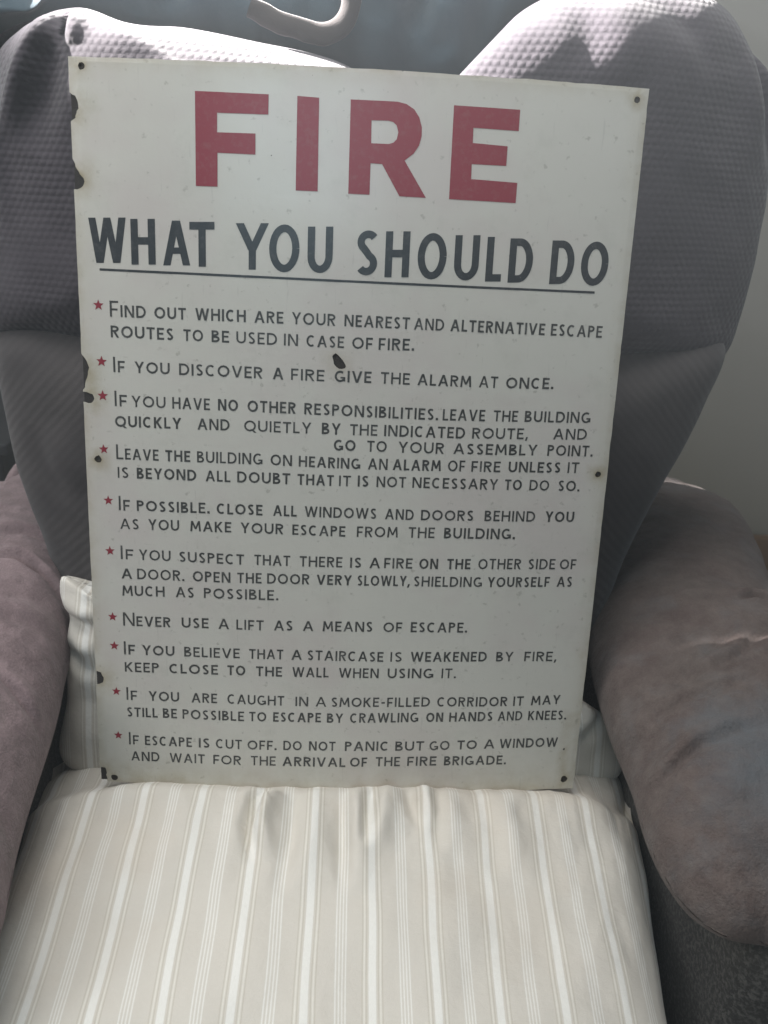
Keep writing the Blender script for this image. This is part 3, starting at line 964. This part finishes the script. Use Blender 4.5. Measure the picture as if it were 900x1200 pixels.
la = az([(40, 572), (72, 588), (98, 618), (108, 665), (100, 715), (88, 752), (77, 790), (70, 825), (60, 862), (46, 905), (30, 955), (18, 1000), (8, 1050), (0, 1085)])
la += [(-0.245, -0.262), (-0.30, -0.295), (-0.38, -0.30), (-0.46, -0.26), (-0.52, -0.15), (-0.54, 0.0), (-0.54, 0.2), (-0.52, 0.34), (-0.47, 0.42), (-0.43, 0.435)]
LW = [(wr([(-10, 668), (25, 670), (60, 682), (90, 700)]), 0.0072, 0.0045), (wr([(-10, 792), (15, 805), (40, 820), (62, 838)]), 0.0054, 0.0042),
      (wr([(-10, 640), (30, 634), (70, 640)]), 0.0036, 0.0063), (wr([(-10, 740), (40, 730), (75, 728)]), 0.0027, 0.0070),
      (wr([(-8, 900), (0, 950), (2, 1000)]), 0.0045, 0.0049), (wr([(20, 930), (10, 980), (-5, 1030)]), 0.0036, 0.0049), (wr([(60, 760), (40, 800), (30, 850)]), -0.0027, 0.0084)]
pillow('arm_cushion', la, lambda a, b: (a, b, ZA), (0, 0, 1), 0.082, 0.055, M_arm, chair, nr=110, nt=420, p=2.7, disp=mk_disp(LW, 5.0, 1), centre=(-0.39, 0.06))
# wing of fabric tucked behind the left arm
wg = [tuple(at_y(x, y, 0.44)[[0, 2]]) for x, y in [(-60, 660), (-45, 625), (-5, 585), (8, 562), (24, 541), (38, 556), (62, 600), (66, 660)]]
pillow('back_wing', wg, lambda a, b: (a, 0.44, b), (0, -1, 0.2), 0.05, 0.05, M_arm, chair, nr=24, nt=80, p=2.4)

# side panels below the arms, seat base
for sx in (1, -1):
    o = rbox('side_panel', min(sx * 0.300, sx * 0.50), max(sx * 0.300, sx * 0.50), -0.235, 0.46, 0.06, 0.60, M_side, chair, 0.03, 5)
rbox('seat_base', -0.285, 0.285, -0.33, 0.40, 0.10, 0.44, M_dark, chair, 0.02, 3)
rbox('back_panel', -0.30, 0.30, 0.36, 0.46, 0.10, 1.02, M_dark, chair, 0.03, 3)

# ------------------------------------------------------------------ striped cushion
pad = thing('striped_cushion', 'cream and beige striped seat pad folded up against the backrest under the sign', 'cushion')
ZS = 0.478
sl_ = [tuple(at_z(x, y, 0.492)[:2]) for x, y in [(50, 896), (30, 948), (18, 1000), (-8, 1065), (-32, 1125), (-56, 1200)]]
sr_ = [tuple(at_z(x, y, 0.492)[:2]) for x, y in [(722, 890), (744, 950), (757, 1010), (768, 1080), (777, 1140), (787, 1200)]]
so = sl_ + [(-0.272, -0.34), (-0.25, -0.40), (-0.15, -0.42), (0.0, -0.425), (0.15, -0.42), (0.235, -0.39), (0.262, -0.33)] + sr_[::-1] + [(0.29, 0.07), (0.26, 0.10), (0, 0.11), (-0.26, 0.10), (-0.29, 0.07)]
SW = [([tuple(at_z(*p, .53)[:2]) for p in [(318, 928), (300, 945), (292, 975), (296, 1020)]], 0.0065, 0.0050),
      ([tuple(at_z(*p, .53)[:2]) for p in [(345, 925), (342, 990), (328, 1060)]], 0.0030, 0.007),
      ([tuple(at_z(*p, .53)[:2]) for p in [(400, 925), (402, 980), (398, 1060)]], 0.0035, 0.007),
      ([tuple(at_z(*p, .53)[:2]) for p in [(436, 922), (432, 960), (424, 1010)]], 0.0040, 0.006),
      ([tuple(at_z(*p, .53)[:2]) for p in [(478, 922), (482, 950), (494, 985)]], 0.0035, 0.007),
      ([tuple(at_z(*p, .53)[:2]) for p in [(505, 925), (512, 960), (514, 1010)]], 0.0025, 0.006),
      ([tuple(at_z(*p, .53)[:2]) for p in [(560, 930), (575, 980), (585, 1040)]], 0.0018, 0.009),
      ([tuple(at_z(*p, .53)[:2]) for p in [(200, 930), (180, 990), (160, 1060)]], 0.0015, 0.010)]


def disp_seat(P, pts, s, h):
    y = P[:, 1]
    d = fnoise(pts, 6, 3) * 0.008 + fnoise(pts * np.array([1, .45, 1]), 30, 3) * 0.0026 * (0.5 + sstep(-0.2, 0, y)) + 1.9 * wrinkle(P, SW)
    d -= 0.022 * sstep(-0.030, 0.012, y)           # seat back edge dips where the sheet stands
    d -= 0.010 * sstep(-0.16, -0.42, y)
    return np.where(h > 0, d, 0)


seat = pillow('seat_pad', so, lambda a, b: (a, b, ZS), (0, 0, 1), 0.062, 0.03, M_stripe, pad, nr=120, nt=420, p=5.0, disp=disp_seat, centre=(0, -0.15))
# the woven stripes wander a little with the cloth
uvl = seat.data.uv_layers[0].data
for d_ in uvl:
    x, y = d_.uv
    wob = 0.0022 * noise.noise(Vector((x * 9, y * 7, 0.2))) + 0.0012 * noise.noise(Vector((x * 30, y * 14, 4.2)))
    k = 1.0 + 0.10 * max(0.0, -y / 0.25) * (1 if x > 0 else 0.35)
    d_.uv = (x * k + wob - 0.0017, y)

# back section standing behind the sheet
bo = [(-0.290, 0.50), (-0.280, 0.56), (-0.278, 0.61), (-0.275, 0.645), (-0.283, 0.668), (-0.281, 0.683), (-0.255, 0.675), (-0.20, 0.684), (0, 0.682), (0.13, 0.650), (0.195, 0.600), (0.245, 0.570), (0.285, 0.54), (0.300, 0.50), (0.1, 0.485), (-0.1, 0.485)]
BWR = [([(-0.285, 0.650), (-0.26, 0.640), (-0.235, 0.64)], 0.006, 0.006), ([(-0.285, 0.615), (-0.262, 0.606), (-0.24, 0.608)], 0.005, 0.006), ([(-0.27, 0.60), (-0.25, 0.595), (-0.235, 0.60)], 0.004, 0.006),
       ([(-0.262, 0.71), (-0.255, 0.69), (-0.26, 0.67)], 0.004, 0.005), ([(0.24, 0.53), (0.26, 0.545), (0.285, 0.57)], 0.005, 0.006)]


def disp_b(P, pts, s, h):
    return np.where(h > -1e-6, fnoise(pts, 14, 3) * 0.006 + wrinkle(P, BWR), 0)


def press2(pts, s, h):
    out = pts.copy(); lim = sign_y(pts[:, 2]) + 0.004
    w_ = 1 - sstep(0.225, 0.245, np.abs(pts[:, 0]))
    out[:, 1] += np.maximum(lim - pts[:, 1], 0) * w_
    return out


pillow('back_pad', bo, lambda a, b: (a, 0.060 + (b - 0.5) * 0.25, b), (0, -1, 0.25), 0.032, 0.03, M_stripe, pad, nr=60, nt=300, p=4, disp=disp_b, post=press2)
for d_ in bpy.data.objects['back_pad'].data.uv_layers[0].data:
    d_.uv = (d_.uv[0] + 0.020, d_.uv[1])

# ------------------------------------------------------------------ blue garment over the chair top
gar = thing('blue_garment', 'crumpled blue garment with a tan strap draped over the top of the backrest', 'clothing')
YG = 0.36
g_px = [(-60, 50), (40, 44), (110, 50), (200, 62), (300, 80), (400, 96), (480, 112), (540, 108), (580, 72), (612, 40), (640, 10), (650, -50), (560, -95), (420, -90), (280, -85), (140, -50), (60, 0), (0, 2), (-40, 10)]
go = [on_back(x, y, YG) for x, y in g_px]


def disp_g(P, pts, s, h):
    L = [([on_back(*p, YG) for p in [(250, -20), (300, 20), (370, 35)]], 0.012, 0.012), ([on_back(*p, YG) for p in [(20, 12), (90, 8), (180, -10)]], 0.012, 0.010),
         ([on_back(*p, YG) for p in [(470, -30), (490, 20), (480, 70)]], 0.010, 0.014), ([on_back(*p, YG) for p in [(120, 22), (250, 30), (330, 30)]], 0.006, 0.01)]
    return fnoise(pts, 9, 3) * 0.016 + (1 - np.abs(fnoise(pts * np.array([1.4, 1, 0.5]), 13, 2)) * 2) * 0.010 + wrinkle(P, L)


pillow('cloth', go, back_plane(YG), (0, -1, 0.5), 0.07, 0.05, M_blue, gar, nr=60, nt=260, p=2.2, disp=disp_g)
cu = bpy.data.curves.new('strap', 'CURVE'); cu.dimensions = '3D'
YS = 0.29
sp_px = [(292, 8), (318, 22), (352, 36), (385, 42), (404, 30), (413, 8), (414, -20)]
spn = cu.splines.new('NURBS'); spn.points.add(len(sp_px) - 1)
for i, (x, y) in enumerate(sp_px):
    p_ = at_y(x, y, YS + 0.012 * i / 6); spn.points[i].co = (*p_, 1)
spn.use_endpoint_u = True; spn.order_u = 4
cu.bevel_depth = 0.0095; cu.bevel_resolution = 4; cu.use_fill_caps = True; cu.resolution_u = 10
tmp = bpy.data.objects.new('strap_curve', cu)
COL.objects.link(tmp)
dg = bpy.context.evaluated_depsgraph_get()
me = bpy.data.meshes.new_from_object(tmp.evaluated_get(dg)); bpy.data.objects.remove(tmp)
c0 = sum((v.co for v in me.vertices), Vector()) / len(me.vertices)
for v in me.vertices:      # woven strap: flattened and slightly uneven
    v.co.y = c0.y + (v.co.y - c0.y) * 0.7
    v.co += Vector((1, 1, 1)) * 0.0022 * noise.noise(v.co * 55)
me.materials.clear(); me.materials.append(M_strap)
o = bpy.data.objects.new('strap', me); COL.objects.link(o); o.parent = gar

# ------------------------------------------------------------------ background things
sk = rbox('skirting_board', -3, 3, YW - 0.022, YW - 0.001, 0.0, 0.20, M_skirt, None, 0.004, 2); sk['kind'] = 'structure'
win = thing('window', 'bright daylight window high behind the left shoulder of the armchair', 'window')
rbox('sill', -1.5, -0.42, YW - 0.16, YW - 0.002, 1.10, 1.13, M_frame, win, 0.004, 2)
rbox('frame', -1.5, -0.42, YW - 0.04, YW - 0.003, 1.132, 1.19, M_frame, win, 0.004, 2)
rbox('frame', -0.48, -0.42, YW - 0.04, YW - 0.003, 1.192, 2.0, M_frame, win, 0.004, 2)
rbox('pane', -1.5, -0.482, YW - 0.03, YW - 0.004, 1.192, 2.0, M_pane, win, 0.002, 1)
cab = thing('low_cabinet', 'low dark cabinet in the shade behind the left arm of the armchair', 'cabinet')
rbox('body', -1.3, -0.62, 0.80, YW - 0.03, 0.03, 0.50, M_cab, cab, 0.006, 2)
rbox('top', -1.32, -0.60, 0.785, YW - 0.025, 0.503, 0.525, M_cab, cab, 0.004, 2)

# ------------------------------------------------------------------ haze volume added to imitate veiling lens glare
kh = bpy.data.materials.new('lens_veil_haze'); kh.use_nodes = True
nt_ = kh.node_tree; nt_.nodes.remove(nt_.nodes['Principled BSDF'])
pv = nt_.nodes.new('ShaderNodeVolumePrincipled'); pv.inputs['Density'].default_value = 0.078
pv.inputs['Color'].default_value = (0.86, 0.94, 1.0, 1); pv.inputs['Anisotropy'].default_value = 0.35
nt_.links.new(pv.outputs[0], nt_.nodes['Material Output'].inputs['Volume'])
hz = rbox('haze', -3.4, 3.4, -3.4, 1.6, -1.0, 3.1, kh, None, 0.001, 1); hz['kind'] = 'stuff'
